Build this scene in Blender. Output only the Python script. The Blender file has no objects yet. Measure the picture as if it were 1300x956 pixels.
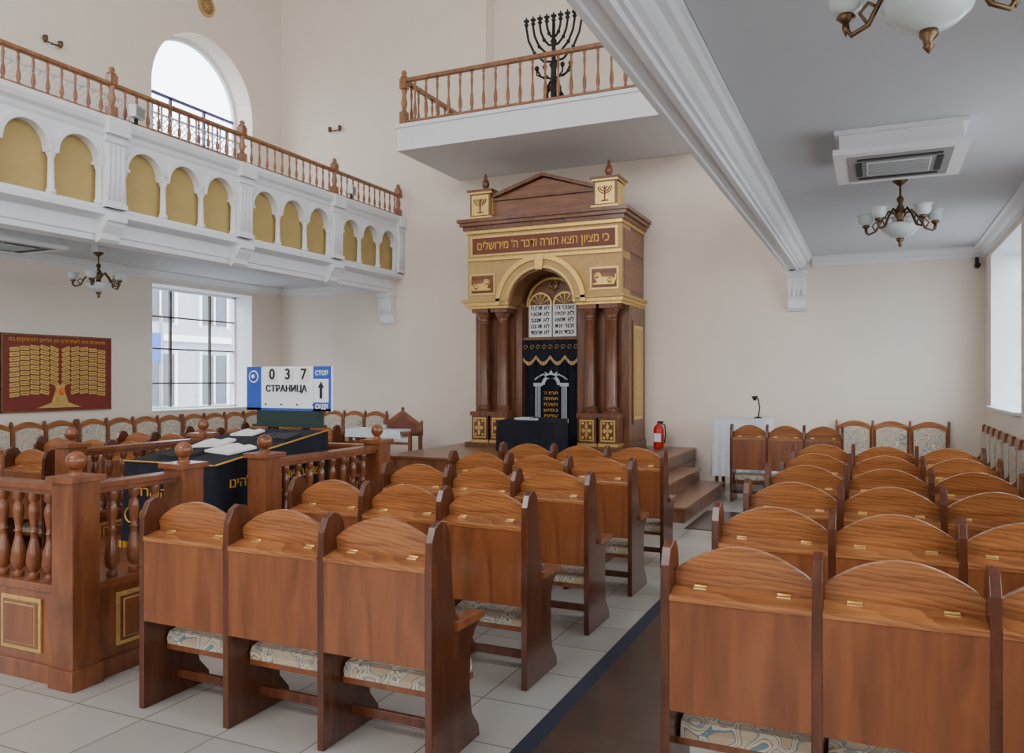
import bpy, bmesh, math
from mathutils import Matrix, Vector
S=bpy.context.scene
pi=math.pi
# ---------------------------------------------------------------- materials
def newmat(name):
    m=bpy.data.materials.new(name); m.use_nodes=True
    nt=m.node_tree; b=nt.nodes['Principled BSDF']
    return m,nt,b
def coords(nt,scale=(1,1,1),rot=(0,0,0)):
    tc=nt.nodes.new('ShaderNodeTexCoord'); mp=nt.nodes.new('ShaderNodeMapping')
    mp.inputs['Scale'].default_value=scale; mp.inputs['Rotation'].default_value=rot
    nt.links.new(tc.outputs['Object'],mp.inputs['Vector']); return mp.outputs['Vector']
def ramp(nt,fac,stops,const=False):
    r=nt.nodes.new('ShaderNodeValToRGB'); e=r.color_ramp.elements
    if const: r.color_ramp.interpolation='CONSTANT'
    while len(e)<len(stops): e.new(0.5)
    for i,(p,c) in enumerate(stops):
        e[i].position=p; e[i].color=(*c,1)
    nt.links.new(fac,r.inputs['Fac']); return r.outputs['Color']
def plain(name,col,rough=.6,metal=0,var=.06,nscale=6):
    m,nt,b=newmat(name)
    n=nt.nodes.new('ShaderNodeTexNoise'); n.inputs['Scale'].default_value=nscale; n.inputs['Detail'].default_value=5
    nt.links.new(coords(nt),n.inputs['Vector'])
    c1=tuple(max(0,c*(1-var)) for c in col); c2=tuple(min(1,c*(1+var)) for c in col)
    nt.links.new(ramp(nt,n.outputs['Fac'],[(.3,c1),(.7,c2)]),b.inputs['Base Color'])
    b.inputs['Roughness'].default_value=rough; b.inputs['Metallic'].default_value=metal
    return m
def wood(name,light,dark,rough=.35,scale=(1.5,14,14),wave=0):
    m,nt,b=newmat(name)
    v=coords(nt,scale)
    n=nt.nodes.new('ShaderNodeTexNoise'); n.inputs['Scale'].default_value=2.2; n.inputs['Detail'].default_value=7; n.inputs['Distortion'].default_value=.6
    nt.links.new(v,n.inputs['Vector'])
    fac=n.outputs['Fac']
    if wave:
        w=nt.nodes.new('ShaderNodeTexWave'); w.wave_type='RINGS'; w.rings_direction='Y'; w.wave_profile='SAW'
        w.inputs['Scale'].default_value=wave; w.inputs['Distortion'].default_value=7; w.inputs['Detail'].default_value=3; w.inputs['Detail Scale'].default_value=1.0
        nt.links.new(coords(nt,(.8,1,2.6)),w.inputs['Vector'])
        mx=nt.nodes.new('ShaderNodeMix'); mx.inputs[0].default_value=.25
        nt.links.new(fac,mx.inputs[2]); nt.links.new(w.outputs['Fac'],mx.inputs[3]); fac=mx.outputs[0]
    nt.links.new(ramp(nt,fac,[(.3,dark),(.68,light)]),b.inputs['Base Color'])
    b.inputs['Roughness'].default_value=rough
    b.inputs['Coat Weight'].default_value=.3; b.inputs['Coat Roughness'].default_value=.15
    return m
M_wall=plain('wall_plaster',(.84,.735,.62),.85,var=.015,nscale=2)
M_white=plain('white_plaster',(.82,.825,.84),.7,var=.015)
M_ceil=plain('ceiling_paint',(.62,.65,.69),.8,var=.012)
M_ochre=plain('ochre_panel',(.50,.35,.12),.7,var=.05)
M_rail=wood('railing_oak',(.34,.145,.052),(.18,.066,.022),.4,(8,8,2))
M_bal=wood('bimah_wood',(.27,.085,.026),(.135,.037,.012),.3,(6,6,1.5))
M_pew=wood('pew_panel_wood',(.27,.084,.025),(.15,.042,.0125),.34,(7,7,1.0))
M_oak=wood('pew_oak_top',(.45,.175,.055),(.19,.06,.018),.28,(1.2,10,14),wave=7)
M_dark=wood('pew_end_wood',(.125,.034,.012),(.055,.015,.006),.25,(8,8,1.5))
M_ark=wood('ark_wood',(.215,.078,.030),(.10,.033,.013),.38,(6,6,1.0))
M_arkh=wood('ark_wood_horizontal',(.27,.10,.038),(.145,.048,.018),.38,(1.0,8,8))
M_tan=plain('ark_gilt_paint',(.52,.335,.125),.5,.15,.08,12)
M_gold=plain('gold',(.74,.50,.16),.38,.65,.15,30)
M_gtext=plain('gold_leaf_text',(.68,.38,.045),.45,.3)
M_frz=plain('frieze_red',(.16,.04,.018),.5)
M_red=plain('board_red',(.20,.024,.014),.5)
M_black=plain('velvet_navy_black',(.005,.006,.014),.9,var=.3)
M_silver=plain('silver_embroidery',(.50,.58,.62),.6,.2,.2,60)
M_cream=plain('stone_tablet',(.72,.74,.70),.6)
M_ink=plain('ink_black',(.01,.01,.012),.6)
M_iron=plain('wrought_iron',(.022,.02,.019),.5,.6)
M_bronze=plain('bronze',(.15,.09,.045),.35,.8)
M_glassw=plain('frosted_shade',(.60,.66,.65),.25,0,.1,8)
M_blue=plain('sign_blue',(.015,.075,.45),.5)
M_bluf=plain('window_bar_blue',(.10,.10,.24),.5)
M_barw=plain('window_bar_brown',(.10,.07,.06),.5)
M_signw=plain('sign_white',(.85,.88,.92),.5,var=.01)
M_green=plain('stand_green',(.008,.028,.022),.6)
M_cloth=plain('white_cloth',(.70,.75,.80),.85,var=.08,nscale=20)
M_paper=plain('paper',(.80,.80,.76),.8)
M_brass=plain('brass_hinge',(.80,.60,.25),.3,.9)
M_redp=plain('extinguisher_red',(.55,.02,.015),.3)
M_fac=plain('facade_stone',(.36,.38,.43),.9)
M_facw=plain('facade_window_glass',(.07,.08,.10),.4)
M_gray=plain('grille_gray',(.28,.28,.27),.6)
M_road=plain('street_asphalt',(.3,.3,.31),.9)
def cushion():
    m,nt,b=newmat('cushion_fabric')
    n=nt.nodes.new('ShaderNodeTexNoise'); n.inputs['Scale'].default_value=7; n.inputs['Detail'].default_value=0; n.inputs['Distortion'].default_value=2.2
    nt.links.new(coords(nt),n.inputs['Vector'])
    nt.links.new(ramp(nt,n.outputs['Fac'],[(0,(.55,.42,.28)),(.36,(.20,.27,.30)),(.41,(.68,.62,.52)),(.48,(.40,.24,.13)),(.51,(.66,.58,.46)),(.58,(.30,.34,.32)),(.63,(.62,.50,.35))],True),b.inputs['Base Color'])
    b.inputs['Roughness'].default_value=.9; return m
M_cush=cushion()
def tiles(name,c1,c2,mort,size,rough):
    m,nt,b=newmat(name)
    t=nt.nodes.new('ShaderNodeTexBrick'); t.offset=0; t.inputs['Scale'].default_value=1
    t.inputs['Brick Width'].default_value=size; t.inputs['Row Height'].default_value=size
    t.inputs['Mortar Size'].default_value=.004; t.inputs['Mortar'].default_value=(*mort,1)
    t.inputs['Color1'].default_value=(*c1,1); t.inputs['Color2'].default_value=(*c2,1)
    nt.links.new(coords(nt),t.inputs['Vector']); nt.links.new(t.outputs['Color'],b.inputs['Base Color'])
    b.inputs['Roughness'].default_value=rough; return m
M_floor=tiles('floor_tiles',(.38,.36,.33),(.45,.43,.39),(.2,.19,.17),.42,.2)
M_aisle=tiles('aisle_tiles',(.05,.032,.024),(.065,.042,.03),(.025,.02,.017),.32,.25)
M_navy=plain('navy_strip',(.015,.022,.045),.6)
# ---------------------------------------------------------------- mesh builder
class B:
    def __init__(s): s.V=[];s.F=[];s.MI=[];s.SM=[];s.mats=[];s.M=Matrix()
    def mi(s,m):
        if m not in s.mats: s.mats.append(m)
        return s.mats.index(m)
    def add(s,vs,fs,m,smooth=False):
        o=len(s.V); i=s.mi(m)
        s.V+=[tuple(s.M@Vector(v)) for v in vs]
        for f in fs:
            s.F.append([o+k for k in f]); s.MI.append(i); s.SM.append(smooth)
    def box(s,x0,x1,y0,y1,z0,z1,m):
        s.add([(x0,y0,z0),(x1,y0,z0),(x1,y1,z0),(x0,y1,z0),(x0,y0,z1),(x1,y0,z1),(x1,y1,z1),(x0,y1,z1)],
          [(3,2,1,0),(4,5,6,7),(0,1,5,4),(1,2,6,5),(2,3,7,6),(3,0,4,7)],m)
    def prism(s,poly,ax,a0,a1,m,smooth=False):
        f={'x':lambda p,a:(a,p[0],p[1]),'y':lambda p,a:(p[0],a,p[1]),'z':lambda p,a:(p[0],p[1],a)}[ax]
        n=len(poly); vs=[f(p,a0) for p in poly]+[f(p,a1) for p in poly]
        s.add(vs,[list(range(n))[::-1],list(range(n,2*n))]+[(i,(i+1)%n,n+(i+1)%n,n+i) for i in range(n)],m,smooth)
    def lathe(s,prof,c,m,seg=12,a='z',smooth=True):
        vs=[];fs=[]
        for r,z in prof:
            for k in range(seg):
                t=2*pi*k/seg; x,y=r*math.cos(t),r*math.sin(t)
                if a=='z': vs.append((c[0]+x,c[1]+y,c[2]+z))
                elif a=='x': vs.append((c[0]+z,c[1]+x,c[2]+y))
                else: vs.append((c[0]+x,c[1]+z,c[2]+y))
        for j in range(len(prof)-1):
            for k in range(seg):
                k2=(k+1)%seg; fs.append((j*seg+k,j*seg+k2,(j+1)*seg+k2,(j+1)*seg+k))
        fs.append(list(range(seg))[::-1]); fs.append([ (len(prof)-1)*seg+k for k in range(seg)])
        s.add(vs,fs,m,smooth)
    def ball(s,c,r,m,seg=14,sq=1.0):
        s.lathe([(max(.0005,r*math.cos(t)),r*sq*math.sin(t)) for t in [(-.5+i/8)*pi for i in range(9)]],c,m,seg)
    def tube(s,pts,r,m,seg=8):
        P=[Vector(p) for p in pts]; vs=[];fs=[]
        up=Vector((0,0,1)); prev=None
        for i,p in enumerate(P):
            d=(P[min(i+1,len(P)-1)]-P[max(i-1,0)]).normalized()
            if prev is None:
                a=d.cross(up); 
                if a.length<.01: a=d.cross(Vector((1,0,0)))
            else: a=prev-d*prev.dot(d)
            a.normalize(); prev=a; b=d.cross(a)
            rr=r[i] if isinstance(r,(list,tuple)) else r
            for k in range(seg):
                t=2*pi*k/seg; vs.append(tuple(p+a*rr*math.cos(t)+b*rr*math.sin(t)))
        for j in range(len(P)-1):
            for k in range(seg):
                k2=(k+1)%seg; fs.append((j*seg+k,j*seg+k2,(j+1)*seg+k2,(j+1)*seg+k))
        fs.append(list(range(seg))[::-1]); fs.append([(len(P)-1)*seg+k for k in range(seg)])
        s.add(vs,fs,m,True)
    def grid(s,f,nu,nv,m):
        vs=[f(i/nu,j/nv) for j in range(nv+1) for i in range(nu+1)]
        s.add(vs,[(j*(nu+1)+i,j*(nu+1)+i+1,(j+1)*(nu+1)+i+1,(j+1)*(nu+1)+i) for j in range(nv) for i in range(nu)],m,True)
    def ring(s,c,r0,r1,ax,a0,a1,m,n=24,t0=0,t1=pi):
        pts=[(c[0]+r1*math.cos(t0+(t1-t0)*i/n),c[1]+r1*math.sin(t0+(t1-t0)*i/n)) for i in range(n+1)]
        inn=[(c[0]+r0*math.cos(t0+(t1-t0)*i/n),c[1]+r0*math.sin(t0+(t1-t0)*i/n)) for i in range(n+1)]
        for i in range(n): s.prism([pts[i],pts[i+1],inn[i+1],inn[i]],ax,a0,a1,m)
    def text(s,txt,size,loc,m,face='-y',ext=.003,align='CENTER',width=None,bold=0):
        cu=bpy.data.curves.new('t','FONT'); cu.body=txt; cu.size=size; cu.extrude=ext; cu.align_x=align; cu.align_y='CENTER'; cu.resolution_u=3; cu.offset=bold
        ob=bpy.data.objects.new('t',cu); S.collection.objects.link(ob)
        bpy.context.view_layer.update()
        me=ob.evaluated_get(bpy.context.evaluated_depsgraph_get()).to_mesh()
        sx=1
        if width and len(me.vertices):
            w=max(v.co.x for v in me.vertices)-min(v.co.x for v in me.vertices); sx=width/max(w,.001)
        if face=='-y': R=Matrix(((1,0,0,0),(0,0,-1,0),(0,1,0,0),(0,0,0,1)))
        else: R=Matrix(((0,0,1,0),(1,0,0,0),(0,1,0,0),(0,0,0,1)))
        T=Matrix.Translation(loc)@R@Matrix.Diagonal((sx,1,1,1))
        s.add([tuple(T@v.co) for v in me.vertices],[list(p.vertices) for p in me.polygons],m)
        ob.evaluated_get(bpy.context.evaluated_depsgraph_get()).to_mesh_clear()
        bpy.data.objects.remove(ob); bpy.data.curves.remove(cu)
    def mesh(s,name):
        me=bpy.data.meshes.new(name); me.from_pydata(s.V,[],s.F)
        for m in s.mats: me.materials.append(m)
        me.polygons.foreach_set('material_index',s.MI); me.polygons.foreach_set('use_smooth',s.SM)
        bm=bmesh.new(); bm.from_mesh(me); bmesh.ops.recalc_face_normals(bm,faces=bm.faces); bm.to_mesh(me); bm.free()
        return me
    def obj(s,name,loc=(0,0,0),rot=0,bevel=0):
        return place(s.mesh(name),name,loc,rot,bevel)
def place(me,name,loc=(0,0,0),rot=0,bevel=0):
    o=bpy.data.objects.new(name,me); S.collection.objects.link(o); o.location=loc; o.rotation_euler=(0,0,rot)
    if bevel:
        md=o.modifiers.new('bevel','BEVEL'); md.width=bevel; md.segments=2; md.limit_method='ANGLE'; md.angle_limit=math.radians(50)
    return o
def simple(name,*boxes,m=None):
    b=B()
    for bx in boxes: b.box(*bx,m)
    return b.obj(name)
# ---------------------------------------------------------------- room constants
XL,XR,YF,YB,ZT=-10.13,1.29,11.8,-3.5,9.3
YE=YF-.003; YS=YB+.003
XG=-7.48            # left gallery front
simple('floor',(XL-.45,XR+.45,YB-.3,YF+.3,-.2,0),m=M_floor)
b=B(); b.box(-1.25,-.70,YS,5.6,0.0,.006,M_aisle); b.box(-1.33,-1.25,YS,5.6,0,.007,M_navy); b.obj('aisle_runner')
simple('cross_aisle_tiles',(-1.74,.70,8.0,9.2,0,.006),m=M_aisle)
# walls
def sidewall(name,x0,x1,cols):
    b=B(); y=YB-.3
    for (y0,y1,ops) in cols:
        b.box(x0,x1,y,y0,0,ZT,M_wall)
        z=0
        for (z0,z1,arch) in ops:
            b.box(x0,x1,y0,y1,z,z0,M_wall)
            z=z1
            if arch:
                r=(y1-y0)/2; c=(y0+y1)/2; zs=z1-r
                pl=[(y0,zs),(y0,z1+.05),(y1,z1+.05),(y1,zs)]+[(c+r*math.cos(t),zs+r*math.sin(t)) for t in [pi*i/24 for i in range(1,24)]]
                b.prism(pl,'x',x0,x1,M_wall); z=z1+.05
        b.box(x0,x1,y0,y1,z,ZT,M_wall)
        y=y1
    b.box(x0,x1,y,YF+.3,0,ZT,M_wall)
    return b.obj(name)
lo=(1.0,3.0,False); up=(4.5,7.2,True)
sidewall('wall_left',XL-.45,XL,[(-2.2,0,[lo,up]),(3.3,5.5,[lo,up]),(8.85,11.03,[lo,up])])
ro=(1.15,3.02,False)
sidewall('wall_right',XR,XR+.45,[(-2.4,-.2,[ro,up]),(1.2,3.4,[ro,up]),(5.0,7.2,[ro,up]),(9.0,11.2,[ro,up])])
b=B(); nx0,nx1,nzs=-5.85,-2.85,7.6; r=(nx1-nx0)/2; cx=(nx0+nx1)/2
b.box(XL,nx0,YF,YF+.5,0,ZT,M_wall); b.box(nx1,XR,YF,YF+.5,0,ZT,M_wall)
b.box(nx0,nx1,YF,YF+.5,0,5.21,M_wall); b.box(nx0,nx1,YF+.3,YF+.5,5.21,ZT,M_wall)
b.prism([(nx0,nzs),(nx0,ZT),(nx1,ZT),(nx1,nzs)]+[(cx+r*math.cos(t),nzs+r*math.sin(t)) for t in [pi*i/32 for i in range(1,32)]],'y',YF,YF+.3,M_wall)
b.obj('wall_far')
simple('wall_back',(XL,XR,YB-.3,YB,0,ZT),m=M_wall)
simple('ceiling',(XL-.45,XR+.45,YB-.3,YF+.5,ZT,ZT+.2),m=M_white)
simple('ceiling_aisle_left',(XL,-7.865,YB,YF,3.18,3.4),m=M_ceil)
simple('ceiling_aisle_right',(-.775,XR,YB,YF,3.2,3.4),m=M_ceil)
# beam / cornice of right gallery
b=B()
b.prism([(-1.11,3.0),(-1.075,3.0),(-1.07,3.018),(-1.0,3.018),(-.995,3.0),(-.955,3.0),(-.95,3.03),(-.925,3.03),(-.92,3.06),(-.89,3.07),(-.865,3.10),(-.86,3.13),(-.82,3.14),(-.80,3.17),(-.78,3.18),(-.78,3.4),(-1.11,3.4)],'y',YS,YE,M_white)
b.box(-1.11,-1.0,YS,YE,3.4,4.3,M_white)
for z0,z1,o in [(3.16,3.22,.04),(4.2,4.3,.08)]: b.box(-1.11-o,-1.11,YS,YE,z0,z1,M_white)
b.obj('trim_gallery_beam_right')
def corbel(b,cy,x,z0,z1,dx,w,sgn=1):
    pl=[(0,z1),(dx,z1),(dx,z1-.05),(dx*.85,z1-.07),(dx*.8,(z0+z1)/2+.04),(dx*.45,z0+.09),(dx*.4,z0+.03),(dx*.2,z0),(0,z0)]
    b.prism([(x+sgn*p[0],p[1]) for p in pl],'y',cy-w/2,cy+w/2,M_white)
def wallbracket(b,x0,x1):
    b.prism([(YE,3.0),(YF-.20,3.0),(YF-.20,2.93),(YF-.16,2.91),(YF-.15,2.75),(YF-.08,2.6),(YF-.08,2.5),(YF-.04,2.46),(YE,2.46)],'x',x0,x1,M_white)
    n=4; w=(x1-x0)/n
    for i in range(n): b.box(x0+w*(i+.3),x0+w*(i+.7),YF-.165,YF-.12,2.66,2.92,M_white)
    b.box(x0-.02,x1+.02,YF-.22,YE,2.95,2.998,M_white)
b=B(); wallbracket(b,-1.10,-.86); b.obj('trim_bracket_right')
b=B(); wallbracket(b,-7.86,-7.60); b.obj('trim_bracket_left')
def cornice(name,kind,a0,a1,at,zc,sg=-1):
    b=B(); pr=[(0,zc),(.13,zc),(.13,zc-.02),(.10,zc-.03),(.07,zc-.07),(.03,zc-.09),(.02,zc-.13),(0,zc-.13)]
    if kind=='far': b.prism([(at-p[0],p[1]) for p in pr],'x',a0,a1,M_white)
    else: b.prism([(at+sg*p[0],p[1]) for p in pr],'y',a0,a1,M_white)
    b.obj(name)
cornice('trim_cornice_far_right','far',-.78,XR,YF,3.2)
cornice('trim_cornice_right','s',YB,YF-.13,XR,3.2)
cornice('trim_cornice_far_left','far',XL,-7.865,YF,3.18)
cornice('trim_cornice_left','s',YB,YF-.13,XL,3.18,1)
simple('baseboard_far',(XL,-6.4,YF-.02,YF,0,.1),(-1.8,XR,YF-.02,YF,0,.1),m=M_pew)
simple('baseboard_left',(XL,XL+.02,YB,YF-.02,0,.1),m=M_pew)
simple('baseboard_right',(XR-.02,XR,YB,YF-.02,0,.1),m=M_pew)
def liner(name,x0,x1,y0,y1,z0,z1):
    t=.012; simple(name,(x0,x1,y0,y0+t,z0,z1),(x0,x1,y1-t,y1,z0,z1),(x0,x1,y0,y1,z1-t,z1),m=M_white)
liner('trim_reveal_left',XL-.37,XL+.002,8.85,11.03,1.0,3.0)
liner('trim_reveal_right',XR-.002,XR+.37,9.0,11.2,1.15,3.02)
# ---------------------------------------------------------------- left gallery
b=B()
b.prism([(-7.86,3.4),(-7.86,3.0),(-7.62,3.0),(-7.62,3.06),(-7.60,3.07),(-7.60,3.22),(-7.5,3.24),(XG+.03,3.26),(XG+.03,3.31),(XG,3.33),(XG,3.36),(-7.62,3.36),(-7.62,3.4)],'y',YS,YE,M_white)
b.box(-7.70,-7.57,YS,YE,3.36,4.15,M_ochre)
b.prism([(-7.72,4.10),(XG,4.10),(XG+.02,4.13),(XG+.03,4.17),(XG+.07,4.20),(XG+.09,4.25),(XG+.09,4.30),(-7.72,4.30)],'y',YS,YE,M_white)
pil=[-1.77,.18,2.13,4.08,6.03,7.98,9.93,11.71]
for i,p in enumerate(pil):
    w=.12 if i<7 else .08
    b.box(-7.6,XG+.05,p-w,p+w,3.34,4.12,M_white)
    for k in range(4):
        yy=p-w+.03+k*(2*w-.06)/3
        b.lathe([(.016,3.42),(.016,4.02)],(XG+.05,yy,0),M_white,8)
    b.box(-7.6,XG+.07,p-w-.015,min(p+w+.015,YE),4.04,4.09,M_white)
    b.box(-7.6,XG+.07,p-w-.015,min(p+w+.015,YE),3.34,3.39,M_white)
    b.box(-7.6,XG+.11,p-w-.02,min(p+w+.02,YE),4.12,4.30,M_white)
    if i<7:
        corbel(b,p,-7.6,2.98,3.25,.20,.24)
        y0=p+.12; y1=pil[i+1]-(.12 if i<6 else .08); w3=(y1-y0)/3
        for k in range(3):
            a0=y0+k*w3; a1=a0+w3; c=(a0+a1)/2; rr=w3/2-.05; zs=3.80
            pl=[(a0,zs),(a0,4.12),(a1,4.12),(a1,zs)]+[(c+rr*math.cos(t),zs+rr*math.sin(t)) for t in [pi*q/16 for q in range(0,17)]]
            b.prism(pl,'x',-7.58,XG,M_white)
            b.ring((c,zs),rr-.005,rr+.04,'x',XG-.01,XG+.025,M_white,16)
            for yy in ([a0] if k==0 else [])+([a1]):
                yc=yy+(.03 if (yy==a0 and k==0) else (-.03 if k==2 else 0))
                b.lathe([(.05,3.36),(.05,3.40),(.036,3.42),(.034,3.55),(.03,3.72),(.04,3.74),(.048,3.76),(.055,3.80)],(XG-.03,yc,0),M_white,10)
                b.box(XG-.08,XG+.02,yc-.055,yc+.055,3.775,3.81,M_white)
b.obj('gallery_parapet')
BAL=[(.3,0),(.3,.06),(.16,.08),(.34,.12),(.42,.2),(.36,.32),(.2,.46),(.17,.52),(.26,.54),(.17,.56),(.2,.62),(.3,.76),(.26,.84),(.16,.88),(.3,.92),(.3,1)]
def baluster(b,x,y,z0,z1,w,m,seg=8):
    h=z1-z0; b.lathe([(r*w,z0+t*h) for r,t in BAL],(x,y,0),m,seg)
def newel(b,x,y,z0,z1,w,m):
    h=z1-z0
    b.box(x-w/2,x+w/2,y-w/2,y+w/2,z0,z0+h*.25,m)
    b.lathe([(w*.45,z0+h*.25),(w*.3,z0+h*.3),(w*.5,z0+h*.4),(w*.3,z0+h*.55),(w*.45,z0+h*.62),(w*.45,z0+h*.66)],(x,y,0),m,10)
    b.box(x-w/2,x+w/2,y-w/2,y+w/2,z0+h*.66,z0+h*.84,m)
    b.lathe([(w*.4,z0+h*.84),(w*.6,z0+h*.87),(w*.3,z0+h*.9),(w*.42,z0+h*.94),(w*.25,z0+h*.99),(.001,z0+h)],(x,y,0),m,10)
b=B(); xr=-7.50
b.box(xr-.025,xr+.025,YS,YE,4.32,4.35,M_rail)
b.prism([(xr-.035,4.67),(xr-.03,4.705),(xr,4.715),(xr+.03,4.705),(xr+.035,4.67),(xr+.02,4.66),(xr-.02,4.66)],'y',YS,YE,M_rail)
for p in pil: newel(b,xr,min(p,YF-.05),4.30,4.88,.09,M_rail)
y=YB+.1
while y<YF-.1:
    if min(abs(y-p) for p in pil)>.07: baluster(b,xr,y,4.35,4.67,.055,M_rail,7)
    y+=.15
b.obj('gallery_railing')
b=B(); xl=-7.62
b.box(xl-.01,xl+.01,YS,YF-3.6,4.30,4.32,M_white); b.box(xl-.01,xl+.01,YS,YF-3.6,4.60,4.62,M_white)
y=YS
while y<YF-3.9:
    for s in (1,-1):
        ya,yb=(y,y+.28) if s>0 else (y+.28,y)
        b.tube([(xl,ya,4.31),(xl,yb,4.61)],.006,M_white,4)
    y+=.075
b.obj('gallery_lattice_screen')
# ---------------------------------------------------------------- balcony over ark
b=B()
b.box(-6.35,-2.3,9.89,YE,4.84,5.20,M_white); b.box(-6.38,-2.27,9.86,YE,5.17,5.22,M_white)
b.obj('ark_balcony_slab')
b=B(); yr=9.97
b.box(-6.28,-2.37,yr-.03,yr+.03,5.26,5.29,M_rail); b.box(-6.28,-2.37,yr-.035,yr+.035,5.86,5.91,M_rail)
for i in range(1,21): baluster(b,-6.28+3.91*i/21,yr,5.29,5.86,.07,M_rail,8)
for xs in (-6.28,-2.37):
    b.box(xs-.03,xs+.03,yr,YE,5.26,5.29,M_rail); b.box(xs-.035,xs+.035,yr,YE,5.86,5.91,M_rail)
    for i in range(1,9): baluster(b,xs,yr+(YF-yr)*i/9,5.29,5.86,.07,M_rail,8)
    newel(b,xs,yr,5.22,6.04,.10,M_rail)
b.obj('ark_balcony_railing')
# menorah
b=B()
b.lathe([(.20,0),(.20,.04),(.14,.07),(.06,.12),(.05,.2),(.08,.24),(.045,.3),(.045,.55),(.075,.6),(.045,.66),(.04,.9),(.07,.95),(.035,1.0),(.03,1.25),(.05,1.3),(.025,1.35),(.022,1.62)],(0,0,0),M_iron,14)
for s in (1,-1):
    for k in (-1,1): b.tube([(s*.05,0,.15),(s*.16,k*.03,.25),(s*.14,k*.02,.5),(s*.06,0,.6)],.016,M_iron,6)
    for k in (-1,1): b.tube([(s*.04,0,.35),(s*.11,k*.03,.42),(s*.10,k*.02,.62),(s*.05,0,.72)],.014,M_iron,6)
tz=1.62
for i,(rr,z0) in enumerate([(.11,1.36),(.22,1.24),(.33,1.12),(.44,1.0)]):
    for s in (1,-1):
        pts=[(0,0,z0),(s*rr*.35,0,z0+.02),(s*rr*.7,0,z0+(tz-z0)*.28),(s*rr*.92,0,z0+(tz-z0)*.6),(s*rr,0,tz-.05),(s*rr,0,tz)]
        b.tube(pts,.018,M_iron,8)
        b.ball((s*rr*.7,0,z0+(tz-z0)*.28),.03,M_iron,8)
for x in [0]+[s*r for s in (1,-1) for r in (.11,.22,.33,.44)]:
    b.lathe([(.012,tz-.04),(.038,tz),(.02,tz+.01),(.022,tz+.03),(.045,tz+.055),(.045,tz+.065)],(x,0,0),M_iron,10)
    b.lathe([(.013,tz+.06),(.013,tz+.10),(.002,tz+.12)],(x,0,0),M_iron,8)
b.tube([(-.27,0,.92),(-.2,0,.80),(0,0,.74),(.2,0,.80),(.27,0,.92)],.016,M_iron,6)
for x in (-.27,-.14,.14,.27): b.tube([(x*.5,0,.76),(x,0,.84),(x,0,.92)],.013,M_iron,6); b.lathe([(.02,.90),(.04,.94),(.02,.97)],(x,0,0),M_iron,8)
b.obj('menorah',(-4.33,11.0,5.22))
# ---------------------------------------------------------------- ark steps
b=B()
for (x0,x1,y0,y1,z0,z1) in [(-6.3,-1.8,8.3,10.6,0,.167),(-6.1,-2.1,8.6,10.6,.167,.333),(-5.9,-2.4,8.9,YF-.03,.333,.5),(-5.9,-2.4,10.6,YF-.03,0,.333)]:
    b.box(x0,x1,y0,y1,z0,z1-.03,M_ark)
    b.box(x0-.02,x1+.02,y0-.02,y1,z1-.03,z1,M_arkh)
b.obj('ark_steps',bevel=.004)
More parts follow.
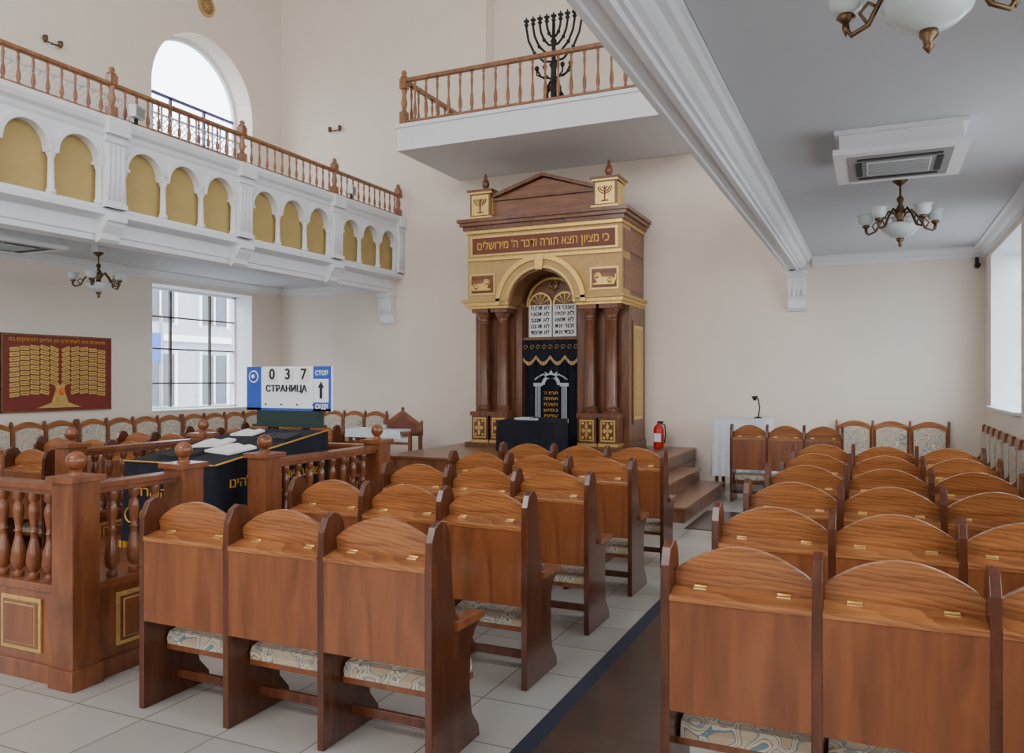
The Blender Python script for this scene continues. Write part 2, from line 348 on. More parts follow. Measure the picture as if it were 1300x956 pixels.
# ---------------------------------------------------------------- ark
b=B(); DB=1.14
for s in (1,-1):
    xa,xb=sorted((s*.55,s*1.22)); b.box(xa,xb,.30,DB,.5,2.56,M_ark)
    xa,xb=sorted((s*.52,s*1.24)); b.box(xa,xb,-.03,.34,.5,.56,M_ark); b.box(xa,xb,.28,DB,.5,.60,M_ark)
    b.box(*sorted((s*1.215,s*1.235)),.45,1.0,.85,2.35,M_ark); b.box(*sorted((s*1.22,s*1.240)),.50,.95,.92,2.28,M_gold)
    b.box(*sorted((s*1.225,s*1.248)),.54,.91,.97,2.23,M_tan)
    for cxx in (s*1.0,s*.69):
        b.box(cxx-.135,cxx+.135,0,.28,.56,.96,M_ark)
        b.box(cxx-.145,cxx+.145,-.01,.29,.56,.60,M_gold); b.box(cxx-.155,cxx+.155,-.02,.30,.96,1.02,M_ark)
        b.box(cxx-.105,cxx+.105,-.012,0,.63,.93,M_gold)
        b.box(cxx-.085,cxx+.085,-.018,-.01,.65,.91,M_ark)
        for a in range(4):
            t=a*pi/2; b.prism([(cxx,.78),(cxx+.05*math.cos(t+.5),.78+.07*math.sin(t+.5)),(cxx+.075*math.cos(t),.78+.12*math.sin(t)),(cxx+.05*math.cos(t-.5),.78+.07*math.sin(t-.5))],'y',-.028,-.017,M_gold)
        for dx in (-.055,.055):
            for dz in (-.10,.10): b.ball((cxx+dx,-.02,.78+dz),.022,M_gold,8)
        b.lathe([(.125,1.02),(.125,1.05),(.10,1.06),(.115,1.09),(.095,1.11),(.088,1.14),(.086,1.6),(.078,2.34),(.092,2.36),(.08,2.38),(.085,2.42),(.12,2.48),(.12,2.50)],(cxx,.14,0),M_ark,20)
        b.box(cxx-.135,cxx+.135,0,.28,2.50,2.56,M_ark)
    xa,xb=sorted((s*.52,s*1.20)); b.box(xa,xb,-.02,DB,2.56,2.60,M_gold)
    xa,xb=sorted((s*.52,s*1.23)); b.box(xa,xb,-.06,DB,2.60,2.65,M_gold); xa,xb=sorted((s*.50,s*1.26)); b.box(xa,xb,-.10,DB,2.65,2.69,M_tan)
    xa,xb=sorted((s*.74,s*1.16)); b.box(xa,xb,-.015,.0,2.76,3.08,M_gold); b.box(xa+.03,xb-.03,-.022,-.01,2.79,3.05,M_ark)
    b.box(xa+.045,xb-.045,-.028,-.018,2.805,3.035,M_arkh)
    lion=[(-.15,0),(.15,0),(.155,.02),(.10,.03),(.10,.05),(.13,.09),(.14,.13),(.11,.165),(.07,.17),(.045,.15),(.03,.11),(-.06,.10),(-.12,.10),(-.15,.07),(-.17,.10),(-.165,.14),(-.18,.14),(-.185,.09),(-.165,.04)]
    cl=(xa+xb)/2; b.prism([(cl+s*-1*p[0],2.825+p[1]) for p in lion],'y',-.05,-.02,M_gold)
    b.ball((cl-s*.10,-.05,2.945),.035,M_gold,10); b.ball((cl+s*.09,-.04,2.88),.04,M_gold,10)
zs=2.60; R0=.50
arc=[(R0*math.cos(t),zs+R0*math.sin(t)) for t in [pi-(pi)*i/28 for i in range(29)] if zs+R0*math.sin(t)>2.69]
pl=[(-1.2,2.69)]+[(arc[0][0],2.69)]+arc+[(arc[-1][0],2.69)]+[(1.2,2.69),(1.2,3.70),(-1.2,3.70)]
b.prism(pl,'y',0,.42,M_tan); b.box(-1.2,1.2,.42,DB,3.12,3.70,M_ark)
for s in (1,-1): b.box(*sorted((s*.5,s*1.2)),.42,DB,2.69,3.12,M_ark); b.box(*sorted((s*1.2,s*1.212)),.08,1.05,2.78,3.2,M_arkh); b.box(*sorted((s*1.2,s*1.212)),.08,1.05,3.32,3.62,M_arkh)
b.ring((0,zs),.50,.67,'y',-.07,0,M_tan,32); b.ring((0,zs),.51,.54,'y',-.085,-.06,M_gold,32); b.ring((0,zs),.63,.70,'y',-.10,-.0,M_gold,32)
b.ring((0,zs),.47,.505,'y',-.03,.5,M_ark,32)
b.prism([(-.05,3.08),(.05,3.08),(.07,3.30),(-.07,3.30)],'y',-.12,-.05,M_gold)
b.box(-1.21,1.21,-.03,.0,3.27,3.31,M_gold)
b.box(-1.15,1.15,-.02,0,3.34,3.64,M_gold); b.box(-1.11,1.11,-.03,-.01,3.37,3.61,M_frz)
b.text("כי מציון תצא תורה ודבר ה' מירושלים"[::-1],.17,(0,-.032,3.485),M_gtext,width=2.05,bold=.002)
b.box(-1.22,1.22,-.04,DB,3.68,3.73,M_gold); b.box(-1.25,1.25,-.07,DB,3.73,3.79,M_ark)
b.box(-1.29,1.29,-.11,DB,3.79,3.84,M_arkh); b.box(-1.32,1.32,-.14,DB,3.84,3.89,M_ark)
b.box(-.80,.80,.06,.7,3.89,4.18,M_arkh); b.box(-.86,.86,.02,.72,4.16,4.20,M_ark)
b.prism([(-.80,4.20),(.80,4.20),(0,4.44)],'y',.08,.6,M_arkh)
for s in (1,-1): b.prism([(s*.86,4.20),(s*.86,4.235),(0,4.50),(0,4.455),(s*.80,4.2)],'y',.0,.62,M_ark)
for s in (1,-1):
    c=s*.97; b.box(c-.17,c+.17,-.04,.32,3.89,4.27,M_ark); b.box(c-.20,c+.20,-.07,.35,3.89,3.93,M_gold)
    b.box(c-.19,c+.19,-.06,.34,4.27,4.30,M_gold); b.box(c-.21,c+.21,-.08,.36,4.30,4.33,M_ark)
    b.box(c-.14,c+.14,-.05,-.04,3.95,4.25,M_gold)
    b.box(c+.17,c+.18,.0,.28,3.95,4.25,M_gold); b.box(c-.18,c-.17,.0,.28,3.95,4.25,M_gold)
    b.box(c-.008,c+.008,-.06,-.05,4.0,4.2,M_frz); b.box(c-.05,c+.05,-.06,-.05,3.985,4.0,M_frz)
    for rr in (.035,.07,.10): b.ring((c,4.19),rr-.006,rr+.006,'y',-.06,-.05,M_frz,14,pi,2*pi)
    b.lathe([(.06,4.33),(.03,4.36),(.03,4.38),(.055,4.42),(.06,4.46),(.04,4.51),(.02,4.54),(.025,4.57),(.001,4.62)],(c,.14,0),M_ark,12)
b.box(-.56,.56,.50,.56,.5,3.12,M_arkh)
for s in (1,-1):
    b.box(*sorted((s*.44,s*.56)),.30,.50,.56,2.65,M_ark)
    b.box(*sorted((s*.01,s*.38)),.42,.46,2.14,2.62,M_cream)
    b.ring((s*.195,2.62),.0,.185,'y',.43,.46,M_ark,16); b.ring((s*.195,2.62),.165,.19,'y',.42,.44,M_gold,16)
    for a in range(1,6): t=pi*a/6; b.prism([(s*.195,2.625),(s*.195+.16*math.cos(t-.04),2.625+.16*math.sin(t-.04)),(s*.195+.16*math.cos(t+.04),2.625+.16*math.sin(t+.04))],'y',.422,.432,M_gold)
L1=["אנכי ה'","לא יהיה","לא תשא","זכור את","כבד את"]; L2=["לא תרצח","לא תנאף","לא תגנב","לא תענה","לא תחמד"]
for i in range(5):
    b.text(L1[i][::-1],.085,(.195,.418,2.575-.092*i),M_ink,width=.30,bold=.002); b.text(L2[i][::-1],.085,(-.195,.418,2.575-.092*i),M_ink,width=.30,bold=.002)
for k in range(2):
    t0=pi/2+k*pi; P=[(.095*math.cos(t0+q*2*pi/3),2.92+.095*math.sin(t0+q*2*pi/3)) for q in range(3)]
    for q in range(3):
        a,c=P[q],P[(q+1)%3]; b.tube([(a[0],.46,a[1]),(c[0],.46,c[1])],.010,M_gold,6)
b.ring((0,zs),.40,.43,'y',.44,.50,M_gold,24)
b.grid(lambda u,v:(-.46+.92*u,.40+.02*math.sin(u*40)+.008*math.sin(u*97),.5+1.6*v),90,6,M_black)
b.grid(lambda u,v:(-.46+.92*u,.355+.012*math.sin(u*30),2.10-(.24+.10*abs(math.sin(u*pi*4)))*v),60,6,M_black)
b.box(-.46,.46,.33,.40,2.09,2.13,M_ark)
for i in range(64):
    u=i/63; z=2.10-(.24+.10*abs(math.sin(u*pi*4))); x=-.46+.92*u
    b.box(x-.004,x+.004,.335,.345,z-.05,z+.005,M_gtext if i%3 else M_silver)
for k in range(9):
    x=-.40+.10*k
    b.tube([(x+.035*math.cos(t)*(1-t/9),.338,1.98+.045*math.sin(t)*(1-t/9)) for t in [q*.6 for q in range(12)]],.004,M_tan,5)
ym=.362
for s in (1,-1):
    b.box(*sorted((s*.17,s*.25)),ym,ym+.01,.92,1.40,M_silver); b.box(*sorted((s*.14,s*.28)),ym,ym+.01,.86,.92,M_silver); b.box(*sorted((s*.14,s*.28)),ym,ym+.01,1.40,1.45,M_silver)
    for q in (.19,.21,.23): b.box(*sorted((s*(q-.004),s*(q+.004))),ym-.004,ym,.92,1.40,M_black)
    b.tube([(s*.06,ym,1.53),(s*.12,ym,1.58),(s*.2,ym,1.54),(s*.26,ym,1.50)],.012,M_silver,6)
b.ring((0,1.42),.10,.15,'y',ym,ym+.01,M_silver,18); b.prism([(-.08,1.52),(.08,1.52),(.1,1.62),(.04,1.58),(0,1.64),(-.04,1.58),(-.1,1.62)],'y',ym,ym+.01,M_silver)
for i in range(5): b.text(["תורת ה'","תמימה","משיבת","נפש","עדות"][i][::-1],.07,(0,ym-.002,1.30-.085*i),M_gtext,width=.22)
b.obj('torah_ark',(-4.38,10.65,0.001),bevel=.004)
# ---------------------------------------------------------------- draped cloth helper
def drape(b,x0,x1,y0,y1,zt,zb,m,amp=.02,ruf=9,n=28,rows=5,fringe=None):
    per=[]
    for i in range(n): per.append((x0+(x1-x0)*i/n,y0,0,-1))
    for i in range(n): per.append((x1,y0+(y1-y0)*i/n,1,0))
    for i in range(n): per.append((x1-(x1-x0)*i/n,y1,0,1))
    for i in range(n): per.append((x0,y1-(y1-y0)*i/n,-1,0))
    vs=[];fs=[];N=len(per)
    for j in range(rows+1):
        f=j/rows
        for k,(x,y,nx,ny) in enumerate(per):
            o=f*(amp*(1+math.sin(2*pi*ruf*k/n))+.015); zz=zt(x,y)*(1-f)+zb*f
            vs.append((x+nx*o,y+ny*o,zz))
    for j in range(rows):
        for k in range(N): k2=(k+1)%N; fs.append((j*N+k,j*N+k2,(j+1)*N+k2,(j+1)*N+k))
    b.add(vs,fs,m,True)
    b.add([(x0,y0,zt(x0,y0)),(x1,y0,zt(x1,y0)),(x1,y1,zt(x1,y1)),(x0,y1,zt(x0,y1))],[(0,1,2,3)],m)
    if fringe:
        for k in range(0,N):
            x,y,z=vs[rows*N+k]
            b.box(x-.008,x+.008,y-.008,y+.008,zb-.04,zb+.005,fringe)
b=B(); drape(b,-.42,.42,-.25,.25,lambda x,y:.44+.05*(y+.25),.03,M_black,.012,6)
b.box(-.38,.38,-.2,.2,0,.40,M_ark)
b.prism([(-.2,.46),(-.02,.462),(-.02,.485),(-.2,.48)],'y',-.15,.1,M_paper); b.prism([(.02,.462),(.2,.46),(.2,.48),(.02,.485)],'y',-.15,.1,M_black)
b.box(-.15,.15,-.17,-.12,.455,.48,M_silver)
b.obj('cloth_covered_lectern',(-4.25,10.0,.5))
b=B(); drape(b,0,.72,0,.62,lambda x,y:.98,.22,M_cloth,.012,7)
for x in (.05,.67):
    for y in (.05,.57): b.box(x-.02,x+.02,y-.02,y+.02,0,.94,M_ark)
b.obj('cloth_table',(-1.97,10.78,0))
b=B(); b.lathe([(.055,0),(.055,.012),(.02,.02)],(0,0,0),M_iron,16); b.tube([(0,0,.015),(.02,0,.14),(.0,0,.25),(-.03,0,.30)],.009,M_iron)
b.lathe([(.012,.0),(.02,.01),(.045,.06)],(-.045,0,.235),M_iron,14); b.obj('desk_lamp',(-1.42,11.1,.981))
b=B(); b.lathe([(.07,0),(.075,.01),(.075,.28),(.06,.32),(.03,.35),(.025,.37)],(0,0,0),M_redp,18); b.box(-.02,.07,-.012,.012,.37,.395,M_iron); b.tube([(0.02,0,.37),(.09,0,.34),(.10,0,.2),(.085,0,.08)],.01,M_iron); b.box(-.05,.05,-.08,-.07,.1,.22,M_signw)
b.obj('fire_extinguisher',(-2.85,11.4,.501))
b=B(); x0=.45; W=.72
b.prism([(x0,.62),(x0+W,.62),(x0+W,.80),(x0+W-.06,.83),(x0+W/2+.08,.97),(x0+W/2,1.02),(x0+W/2-.08,.97),(x0+.06,.83),(x0,.80)],'y',.34,.38,M_bal)
b.prism([(x0+.12,.74),(x0+W-.12,.74),(x0+W-.12,.80),(x0+W/2,.93),(x0+.12,.80)],'y',.33,.345,M_frz)
b.ball((x0+W/2,.36,1.04),.03,M_bal,8)
for x in (x0+.02,x0+W-.02): b.ball((x,.36,.83),.03,M_bal,8)
b.box(0,1.17,0,.38,.66,.70,M_bal); drape(b,-.02,.98,-.01,.33,lambda x,y:.725,.60,M_cloth,.004,6)
for x in (.02,.44,1.12):
    for y in (.03,.33): b.box(x,x+.05,y-.02,y+.03,0,.66,M_bal)
b.box(.02,1.15,.03,.06,.5,.54,M_bal); b.box(.02,1.15,.02,.36,.12,.15,M_bal)
b.lathe([(.02,0),(.04,.02),(.04,.06),(.03,.07)],(.6,.15,.725),M_silver,10); b.box(.12,.34,.06,.2,.726,.745,M_paper)
b.obj('candle_stand',(-7.58,10.35,0),bevel=.004)
# ---------------------------------------------------------------- pews
def archpts(x0,x1,ze,h,n=16):
    w=x1-x0
    return [(x1-w*t,ze+h*math.sin(pi*t)**.85) for t in [q/n for q in range(n+1)]]
def pew_mesh(n,p):
    b=B(); th=.03
    side=[(0,0),(0,.80),(.004,.88),(.03,.935),(.07,.955),(.11,.945),(.14,.90),(.15,.82),(.165,.66),(.19,.57),(.23,.53),(.37,.52),(.40,.505),(.40,.48),(.36,.46),(.32,.40),(.31,.24),(.33,.12),(.39,.05),(.40,0)]
    for i in range(n+1):
        x=i*p; b.prism(side,'x',x-th/2,x+th/2,M_dark)
        b.prism([(.18,.535),(.39,.53),(.42,.52),(.42,.495),(.18,.50)],'x',x-.03,x+.03,M_pew)
    for i in range(n):
        x0=i*p+th/2; x1=(i+1)*p-th/2; w=x1-x0
        sh=Matrix(); sh[1][2]=-.13; sh[1][3]=.13*.42
        b.M=sh
        b.prism([(x0,.42),(x1,.42)]+archpts(x0,x1,.85,.095),'y',.14,.165,M_oak)
        b.M=Matrix()
        b.prism([(-.004,.765),(-.004,.785),(.095,.805),(.095,.785)],'x',x0,x1,M_oak)
        b.box(x0,x1,0,.018,.40,.765,M_pew); b.box(x0,x1,.018,.13,.40,.415,M_pew)
        for hx in (x0+w*.2,x1-w*.2):
            b.M=Matrix.Translation((hx,.066,.8005))@Matrix.Rotation(math.radians(11),4,'X')
            b.box(-.022,.022,-.010,.010,-.002,.003,M_brass); b.tube([(-.022,.010,.004),(.022,.010,.004)],.0035,M_brass,6)
            b.M=Matrix()
        b.box(x0,x1,.13,.40,.235,.262,M_pew)
        cz=.262; ins=.01
        b.prism([(.125,cz),(.40,cz),(.41,cz+.02),(.40,cz+.055),(.34,cz+.068),(.2,cz+.068),(.135,cz+.058),(.12,cz+.03)],'x',x0+ins,x1-ins,M_cush)
        b.box(x0,x1,.19,.21,.08,.12,M_dark)
    return b.mesh('pew')
def wallpew_mesh(n,p):
    b=B(); th=.03
    side=[(0,0),(0,.90),(.01,.94),(.03,.955),(.05,.94),(.055,.88),(.06,.66),(.08,.57),(.12,.53),(.31,.52),(.34,.505),(.34,.48),(.31,.46),(.27,.40),(.26,.24),(.28,.12),(.34,.05),(.35,0)]
    for i in range(n+1):
        x=i*p; b.prism(side,'x',x-th/2,x+th/2,M_pew); b.prism([(.07,.535),(.32,.53),(.36,.52),(.36,.495),(.07,.50)],'x',x-.03,x+.03,M_pew)
    for i in range(n):
        x0=i*p+th/2; x1=(i+1)*p-th/2
        b.prism([(x0,.25),(x1,.25)]+archpts(x0,x1,.87,.075),'y',.015,.04,M_oak)
        b.prism([(x0+.025,.40),(x1-.025,.40)]+archpts(x0+.025,x1-.025,.82,.05),'y',.04,.075,M_cush)
        b.box(x0,x1,.04,.34,.235,.262,M_pew)
        b.prism([(.06,.262),(.34,.262),(.35,.29),(.34,.32),(.28,.33),(.09,.33),(.06,.31)],'x',x0+.01,x1-.01,M_cush)
        b.box(x0,x1,.14,.16,.08,.12,M_dark)
    return b.mesh('upholstered_bench')
PWf=pew_mesh(3,.503); PW3=pew_mesh(3,.475); PW3r=pew_mesh(3,.475); PW3s=pew_mesh(3,.42); PWb3=wallpew_mesh(3,.45); PWb4=wallpew_mesh(4,.45)
place(PWf,'pew',(-3.04,2.60,.001),0,.005)
for i in range(1,5): place(PW3,'pew',(-2.96,2.60+.91*i,0.001),0,.005)
for i in range(6): place(PW3r,'pew',(-.635,2.62+.92*i,0.001),0,.005)
for i in range(6): place(PW3,'pew',(-7.3,3.2+.91*i,0.001),0,.005)
place(PW3s,'pew',(-1.6,10.0,0.001),0,.005)
place(PWb3,'upholstered_bench',(1.0-.12,YF-.03,0.001),pi,.005)
for y in (9.5,7.66,5.82): place(PWb4,'upholstered_bench',(XR-.03,y,0.001),pi/2,.005)
place(PWb4,'upholstered_bench',(-7.75,YF-.03,0.001),pi,.005)
for y in (11.2,9.36,7.52): place(PWb4,'upholstered_bench',(XL+.03,y,0.001),-pi/2,.005)
# ---------------------------------------------------------------- bimah
b=B(); x0,x1,y0,y1=-5.40,-3.57,2.67,5.27
b.box(x0+.05,x1-.05,y0+.05,y1-.05,0,.30,M_bal)
def post(x,y):
    w=.075; b.box(x-w-.012,x+w+.012,y-w-.012,y+w+.012,0,.10,M_bal); b.box(x-w,x+w,y-w,y+w,0,1.0,M_bal)
    b.box(x-w-.02,x+w+.02,y-w-.02,y+w+.02,1.0,1.03,M_bal)
    b.lathe([(.04,1.03),(.025,1.045),(.03,1.055)]+[(max(.001,.048*math.cos(t)),1.10+.048*math.sin(t)) for t in [(-.4+.9*q/8)*pi for q in range(9)]],(x,y,0),M_bal,16)
def run(xa,ya,xb,yb):
    L=math.hypot(xb-xa,yb-ya); ang=math.atan2(yb-ya,xb-xa)
    b.M=Matrix.Translation((xa,ya,0))@Matrix.Rotation(ang,4,'Z')
    b.box(0,L,-.04,.04,.0,.46,M_bal); b.box(0,L,-.055,.055,0,.09,M_bal); b.box(0,L,-.055,.055,.45,.49,M_bal)
    b.box(0,L,-.04,.04,.93,.96,M_bal); b.box(0,L,-.055,.055,.955,.985,M_bal)
    n=max(1,round(L/.42)); w=(L-.16)/n
    for i in range(n):
        a=.08+i*w+.04; c=.08+(i+1)*w-.04
        for s in (1,-1):
            ys=sorted((s*.04,s*.052)); b.box(a,c,*ys,.14,.41,M_gold)
            ys=sorted((s*.05,s*.056)); b.box(a+.02,c-.02,*ys,.16,.39,M_bal); ys=sorted((s*.054,s*.060)); b.box(a+.035,c-.035,*ys,.175,.375,M_tan); ys=sorted((s*.058,s*.063)); b.box(a+.04,c-.04,*ys,.18,.37,M_pew)
    k=max(2,round(L/.125))
    for i in range(1,k): baluster(b,L*i/k,0,.49,.93,.09,M_bal,12)
    b.M=Matrix()
ym1,ym2=3.34,4.0
for X in (x0,x1):
    for Y in (y0,ym1,ym2,y1): post(X,Y)
    run(X,y0+.07,X,ym1-.07); run(X,ym2+.07,X,y1-.07)
run(x0+.07,y0,x1-.07,y0); run(x0+.07,y1,x1-.07,y1)
b.box(x1-.02,x1+.2,ym1+.09,ym2-.09,0,.15,M_bal)
b.obj('bimah_enclosure',bevel=.004)
b=B(); zt=lambda x,y:.95+.16*(y-3.80)/1.15
drape(b,-4.60,-3.80,3.80,4.95,zt,.42,M_black,.018,5,fringe=M_gtext)
b.box(-4.5,-3.9,3.9,4.85,.301,.85,M_ark)
def book(cx,cy,w,d,m,rot=0):
    z=zt(cx,cy)+.003; sl=math.atan(.16/1.15)
    b.M=Matrix.Translation((cx,cy,z))@Matrix.Rotation(sl,4,'X')@Matrix.Rotation(rot,4,'Z')
    b.prism([(-w,0),(w,0),(w,.018),(w*.5,.028),(0,.016),(-w*.5,.028),(-w,.018)],'y',-d,d,m); b.box(-w-.01,w+.01,-d-.01,d+.01,-.003,.003,M_ink); b.M=Matrix()
book(-4.35,4.35,.12,.10,M_paper,.3); book(-4.05,4.2,.14,.11,M_paper,-.2); book(-4.0,4.62,.13,.1,M_ink,.1); book(-4.38,4.72,.1,.08,M_paper,.1); book(-4.3,4.0,.12,.09,M_ink,0)
# gold border lines on table cover top edge and embroidery
b.tube([(-3.792,3.80,.955),(-3.792,4.95,1.115)],.006,M_gtext,6); b.tube([(-4.6,3.792,.955),(-3.8,3.792,.955)],.006,M_gtext,6)
for k in range(7):
    y=3.92+.14*k; z=.60
    b.tube([(-3.762,y+.05*math.cos(t),z+.05*math.sin(t)) for t in [q*.55 for q in range(10)]],.006,M_gtext,5)
    b.tube([(-3.762,y-.05,.51),(-3.762,y,.56),(-3.762,y+.05,.51)],.006,M_silver,5)
b.text("שמע ישראל ה' אלהינו"[::-1],.09,(-3.768,4.35,.83),M_gtext,face='+x',width=.9); b.text("בצלאל שלמה"[::-1],.09,(-3.768,4.35,.71),M_gtext,face='+x')
for k in range(5):
    x=-4.5+.14*k; b.tube([(x+.05*math.cos(t),3.762,.6+.05*math.sin(t)) for t in [q*.55 for q in range(10)]],.006,M_gtext,5)
b.text("כבוד התורה"[::-1],.09,(-4.2,3.765,.76),M_gtext,width=.5)
b.obj('bimah_reading_table')
b=B(); yb=5.08; X0,X1=-4.72,-3.87; Z0,Z1=1.25,1.605
b.box(X0,X1,yb,yb+.03,Z0,Z1,M_signw); b.box(X0,X0+.15,yb-.004,yb,Z0,Z1,M_blue); b.box(X1-.17,X1,yb-.004,yb,Z0,Z1,M_blue)
b.box(X0,X1,yb-.004,yb,Z0,Z0+.02,M_blue); b.box(X1-.165,X1-.02,yb-.008,yb-.003,Z0+.07,Z1-.1,M_signw)
b.ring((X0+.075,Z1-.08),.0,.05,'y',yb-.008,yb-.003,M_signw,20,0,2*pi); b.ring((X0+.075,Z1-.08),.0,.04,'y',yb-.011,yb-.007,M_blue,20,0,2*pi)
b.ball((X0+.075,yb-.01,Z1-.08),.018,M_signw,10)
for i,d in enumerate("037"):
    xx=X0+.27+.16*i; b.box(xx-.045,xx+.045,yb-.008,yb,Z1-.12,Z1-.01,M_paper); b.text(d,.12,(xx,yb-.010,Z1-.065),M_ink,bold=.002)
for i in range(4): b.ball((X0+.2+.16*i,yb-.005,Z0+.05),.007,M_ink,6)
b.text("СТРАНИЦА",.075,(X0+.41,yb-.006,Z1-.18),M_ink,bold=.001); b.text("СТОЯ",.05,(X1-.085,yb-.008,Z1-.055),M_signw,width=.12,bold=.001); b.text("СИДЯ",.05,(X1-.085,yb-.008,Z0+.035),M_signw,width=.12,bold=.001)
b.prism([(X1-.09-.012,Z0+.1),(X1-.09+.012,Z0+.1),(X1-.09+.012,Z1-.17),(X1-.06,Z1-.17),(X1-.09,Z1-.12),(X1-.12,Z1-.17),(X1-.102,Z1-.17)],'y',yb-.012,yb-.008,M_ink)
for xx in (X0+.2,X1-.25): b.box(xx-.012,xx+.012,yb+.03,yb+.05,.301,Z0+.2,M_iron)
b.box(X0+.12,X1-.10,yb-.02,yb+.03,1.14,Z0,M_green); b.box(X0+.1,X1-.08,yb-.05,yb+.05,1.12,1.14,M_green)
b.box(X0+.14,X1-.14,yb+.01,yb+.06,.301,.33,M_iron)
b.obj('page_number_board')
# ---------------------------------------------------------------- memorial board
b=B(); y0,y1,z0,z1=6.50,8.10,1.07,2.10; X=XL+.04; XA=XL+.003
b.box(XA,X,y0,y1,z0,z1,M_red)
for bx in [(y0,y1,z0,z0+.02),(y0,y1,z1-.02,z1),(y0,y0+.02,z0,z1),(y1-.02,y1,z0,z1)]: b.box(XA,X+.012,bx[0],bx[1],bx[2],bx[3],M_arkh)
yc=(y0+y1)/2
b.text("ותפארת היא לאחרונים עץ החיים למחזיקים בה"[::-1],.07,(X+.002,yc,z1-.075),M_gtext,face='+x',width=1.4)
b.prism([(yc-.32,z0+.05),(yc+.32,z0+.05),(yc+.12,z0+.12),(yc+.06,z0+.3),(yc+.10,z0+.42),(yc+.02,z0+.36),(yc-.02,z0+.36),(yc-.10,z0+.42),(yc-.06,z0+.3),(yc-.12,z0+.12)],'x',X,X+.015,M_gold)
b.ball((X+.03,yc+.02,z0+.27),.035,plain('flame_orange',(.9,.2,.03),.5),10,1.5)
for s in (1,-1):
    for rI in range(10):
        for cI in range(5):
            yy=yc+s*(.085+.137*cI); zz=z0+.25+.066*rI+.016*cI-(.035*cI*cI*.15)
            if zz>z1-.15 or (cI==0 and rI<2): continue
            b.M=Matrix.Translation((X+.008,yy,zz))@Matrix.Rotation(s*.12*(3-cI),4,'X'); b.box(-.008,.008,-.062,.062,-.025,.025,M_gold)
            b.box(.008,.0095,-.045,.045,-.004,.004,M_ark); b.M=Matrix()
b.obj('memorial_board')
b=B(); c=(9.94,7.72)
b.ring(c,.13,.18,'x',XA,XL+.03,M_tan,28,0,2*pi); b.ring(c,0,.13,'x',XA,XL+.01,M_arkh,28,0,2*pi)
for k in range(8): t=k*pi/4; b.ring((c[0]+.08*math.cos(t),c[1]+.08*math.sin(t)),.02,.035,'x',XL+.01,XL+.025,M_tan,10,0,2*pi)
b.ring(c,.0,.04,'x',XL+.01,XL+.025,M_tan,12,0,2*pi)
b.obj('rosette_vent')
# ---------------------------------------------------------------- windows
def winrect(name,xg,y0,y1,z0,z1,m,nv=(.33,.72),nh=(.22,.5,.76)):
    b=B(); f=.05
    for bx in [(y0,y1,z0,z0+f),(y0,y1,z1-f,z1),(y0,y0+f,z0,z1),(y1-f,y1,z0,z1)]: b.box(xg-.03,xg+.03,*bx,M_white)
    for t in nv: y=y0+(y1-y0)*t; b.box(xg-.02,xg+.02,y-.018,y+.018,z0,z1,m)
    for t in nh: z=z0+(z1-z0)*t; b.box(xg-.02,xg+.02,y0,y1,z-.012,z+.012,m)
    b.obj(name)
def winarch(name,xg,y0,y1,z0,z1):
    b=B(); r=(y1-y0)/2; c=(y0+y1)/2; zs=z1-r; f=.06
    for bx in [(y0,y1,z0,z0+f),(y0,y0+f,z0,zs),(y1-f,y1,z0,zs)]: b.box(xg-.03,xg+.03,*bx,M_white)
    b.ring((c,zs),r-f,r,'x',xg-.03,xg+.03,M_white,28)
    for z in (6.12,5.95,5.5,5.1): b.box(xg-.02,xg+.02,y0,y1,z-.022,z+.022,M_bluf)
    for k in range(1,12): y=y0+(y1-y0)*k/12; b.box(xg-.015,xg+.015,y-.010,y+.010,z0,5.95,M_bluf)
    for t in (.33,.66): y=y0+(y1-y0)*t; b.box(xg-.02,xg+.02,y-.022,y+.022,z0,6.12,M_bluf)
    b.obj(name)
k=1
for (a,c) in [(-2.2,0),(3.3,5.5),(8.85,11.03)]:
    winrect('window_%d'%k,XL-.40,a,c,1.0,3.0,M_barw); k+=1; winarch('window_%d'%k,XL-.40,a,c,4.5,7.2); k+=1
for (a,c) in [(-2.4,-.2),(1.2,3.4),(5.0,7.2),(9.0,11.2)]:
    winrect('window_%d'%k,XR+.40,a,c,1.15,3.02,M_barw); k+=1; winarch('window_%d'%k,XR+.40,a,c,4.5,7.2); k+=1
simple('trim_sill_left',(XL-.37,XL+.04,8.87,11.01,1.0,1.02),m=M_white)
simple('trim_sill_right',(XR-.06,XR+.37,9.02,11.18,1.15,1.18),m=M_white)
# ---------------------------------------------------------------- ac cassettes
def ac(name,loc):
    b=B(); b.box(0,.81,0,.88,-.03,0,M_white); b.box(.03,.78,.03,.85,-.13,-.03,M_white); b.box(-.01,.82,-.01,.89,-.17,-.13,M_white)
    b.box(.08,.73,.08,.80,-.176,-.17,M_gray); b.box(.2,.61,.26,.62,-.182,-.176,M_cloth)
    for i in range(10): b.box(.21,.60,.275+.034*i,.285+.034*i,-.186,-.182,M_gray)
    for bx in [(.14,.67,.14,.19),(.14,.67,.69,.74),(.13,.17,.24,.64),(.64,.68,.24,.64)]: b.box(*bx,-.181,-.176,M_ink)
    b.obj(name,loc)
ac('ceiling_air_conditioner',(-.25,5.87,3.199)); ac('ceiling_air_conditioner',(-9.35,5.4,3.179))
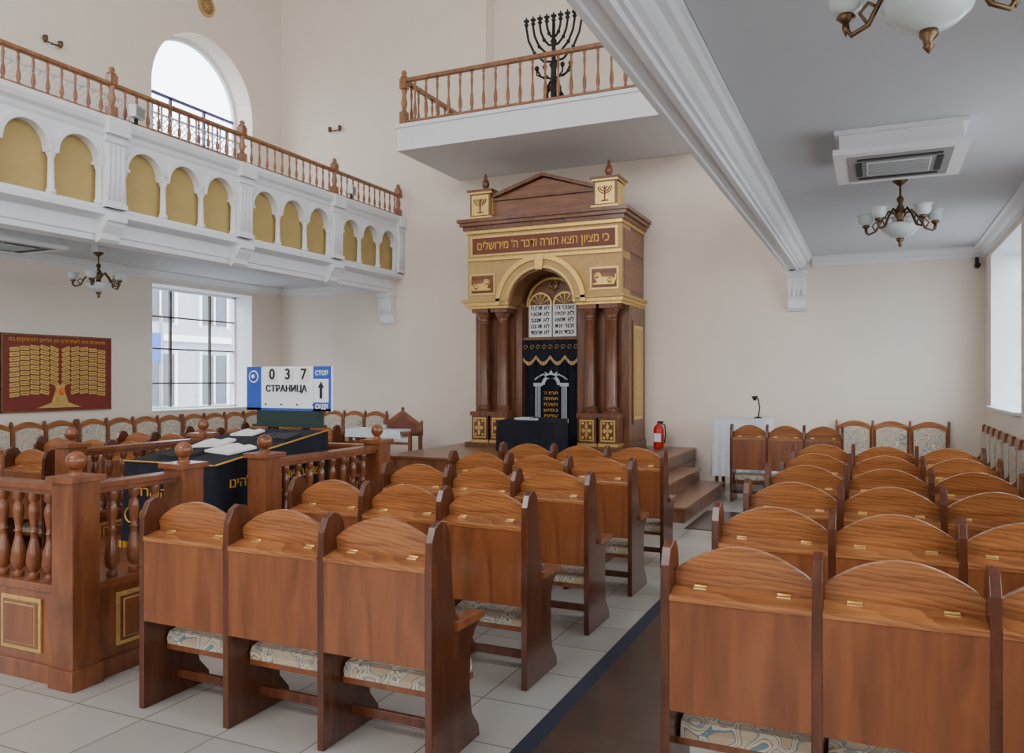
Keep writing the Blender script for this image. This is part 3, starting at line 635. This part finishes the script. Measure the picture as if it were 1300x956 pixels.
# ---------------------------------------------------------------- chandeliers
def chand():
    b=B(); b.lathe([(.06,0),(.06,-.02),(.025,-.05),(.012,-.06)],(0,0,0),M_bronze,16)
    b.tube([(0,0,-.04),(0,0,-.3)],.008,M_bronze)
    b.lathe([(.012,-.14),(.03,-.17),(.015,-.21),(.04,-.26),(.05,-.30),(.025,-.34),(.03,-.37),(.13,-.39)],(0,0,0),M_bronze,16)
    b.lathe([(.145,-.385),(.15,-.395),(.135,-.44),(.09,-.48),(.03,-.50),(.012,-.505)],(0,0,0),M_glassw,24)
    b.lathe([(.03,-.498),(.03,-.52),(.012,-.54),(.02,-.555),(.001,-.58)],(0,0,0),M_bronze,12)
    for k in range(5):
        a=2*pi*k/5+.3; ca,sa=math.cos(a),math.sin(a)
        P=[(.03,-.30),(.09,-.26),(.15,-.33),(.20,-.42),(.26,-.44),(.285,-.40),(.28,-.37)]
        b.tube([(r*ca,r*sa,z) for r,z in P],.010,M_bronze,8)
        P=[(.20,-.42),(.23,-.37),(.20,-.34),(.175,-.36)]; b.tube([(r*ca,r*sa,z) for r,z in P],.007,M_bronze,6)
        c=(.28*ca,.28*sa,0)
        b.lathe([(.012,-.39),(.035,-.37),(.02,-.35)],c,M_bronze,12)
        b.lathe([(.02,-.36),(.05,-.345),(.062,-.32),(.06,-.29),(.078,-.27),(.073,-.27),(.055,-.29),(.057,-.32),(.02,-.35)],c,M_glassw,16)
        b.lathe([(.01,-.39),(.014,-.41),(.001,-.44)],c,M_bronze,8)
    return b.mesh('chandelier')
CH=chand()
place(CH,'chandelier',(.17,3.08,3.199)); place(CH,'chandelier',(.2,7.5,3.199)); place(CH,'chandelier',(-8.8,6.89,3.09))
simple('chandelier_ceiling_block',(-8.86,-8.74,6.83,6.95,3.085,3.18),m=M_white)
def flood(loc,rot):
    b=B(); b.box(-.015,.015,-.015,.015,0,.08,M_iron); b.box(-.09,.09,-.05,.03,.07,.20,M_white); b.box(-.08,.08,-.056,-.05,.08,.19,M_gray); b.obj('floodlight',loc,rot)
flood((XG+.09,6.25,4.301),1.9); flood((XG+.09,10.2,4.301),1.9)
def sconce(loc,rot):
    b=B(); b.box(-.05,.05,-.02,-.001,-.04,.04,M_white); b.tube([(-.12,-.05,0),(.12,-.05,0)],.010,M_bronze)
    b.tube([(0,-.002,0),(0,-.05,0)],.012,M_bronze)
    for s in (1,-1): b.lathe([(.015,-.04),(.032,.0),(.032,.05)],(s*.11,-.05,.02),M_bronze,12)
    b.obj('wall_spotlight',loc,rot)
sconce((-8.87,YF,6.0),0); sconce((XL,7.2,6.03),pi/2)
b=B(); b.box(-.02,.02,0,.05,.0,.09,M_ink); b.lathe([(.03,-.1),(.035,.02)],(0,0,-.02),M_ink,12,'y'); b.obj('security_camera',(1.2,YF-.05,2.98))
# ---------------------------------------------------------------- exterior
b=B(); b.box(-22,-20,-8,34,-1,7.5,M_fac)
for j in range(3):
    b.box(-20.0,-19.85,-8,34,.1+2.6*j,.3+2.6*j,M_white)
    for i in range(18):
        ya=-7+2.2*i; b.box(-20.0,-19.96,ya,ya+1.1,.7+2.6*j,2.3+2.6*j,M_facw)
        for e in (ya-.1,ya+1.1): b.box(-20.0,-19.92,e,e+.1,.6+2.6*j,2.4+2.6*j,M_white)
        b.box(-19.97,-19.93,ya+.52,ya+.58,.7+2.6*j,2.3+2.6*j,M_white)
b.obj('street_building'); simple('street_ground',(-40,XL-.46,-20,40,-1.2,-1),m=M_road); simple('yard_ground',(XR+.46,30,-20,40,-1.2,-1),m=M_road)
b=B(); b.box(-14,-13.95,12.15,12.50,1.9,2.5,M_blue); b.tube([(-13.97,12.45,-1),(-13.97,12.45,2.9)],.04,M_gray); b.obj('street_sign')
# ---------------------------------------------------------------- lights
w=bpy.data.worlds.new('World'); S.world=w; w.use_nodes=True
bg=w.node_tree.nodes['Background']; bg.inputs['Color'].default_value=(.82,.91,1,1); bg.inputs['Strength'].default_value=8.5
def area(name,loc,d,sx,sy,e,col=(1,1,1),portal=False):
    l=bpy.data.lights.new(name,'AREA'); l.shape='RECTANGLE'; l.size=sx; l.size_y=sy; l.energy=e; l.color=col
    if portal: l.cycles.is_portal=True
    o=bpy.data.objects.new(name,l); S.collection.objects.link(o); o.location=loc
    o.rotation_euler=Vector(d).to_track_quat('-Z','Y').to_euler(); return o
for (a,c) in [(-2.2,0),(3.3,5.5),(8.85,11.03)]:
    area('daylight_portal',(XL-.44,(a+c)/2,2.0),(1,0,0),2.2,2.0,1,portal=True)
    area('daylight_portal',(XL-.44,(a+c)/2,5.85),(1,0,0),2.2,2.7,1,portal=True)
for (a,c) in [(-2.4,-.2),(1.2,3.4),(5.0,7.2),(9.0,11.2)]:
    area('daylight_portal',(XR+.44,(a+c)/2,2.08),(-1,0,0),2.2,1.9,1,portal=True)
    area('daylight_portal',(XR+.44,(a+c)/2,5.85),(-1,0,0),2.2,2.7,1,portal=True)
area('fill_back_upper',(-4.4,YB+.05,6.2),(0,1,-.15),6,3,680,(.98,.98,1))  # added fill lamp for the nave; the back wall has no window
area('fill_back_lower',(-3.5,YB+.05,2.0),(0,1,0),6,1.8,130,(.98,.98,1))  # added fill lamp behind the camera, brightens the pew backs
# ---------------------------------------------------------------- camera
cd=bpy.data.cameras.new('camera'); cam=bpy.data.objects.new('camera',cd); S.collection.objects.link(cam)
cd.sensor_width=36; cd.lens=1010/1300*36; cd.shift_y=.003; cam.location=(0,0,1.5); cam.rotation_euler=(pi/2,0,math.atan(.4554))
cd.clip_start=.05; S.camera=cam
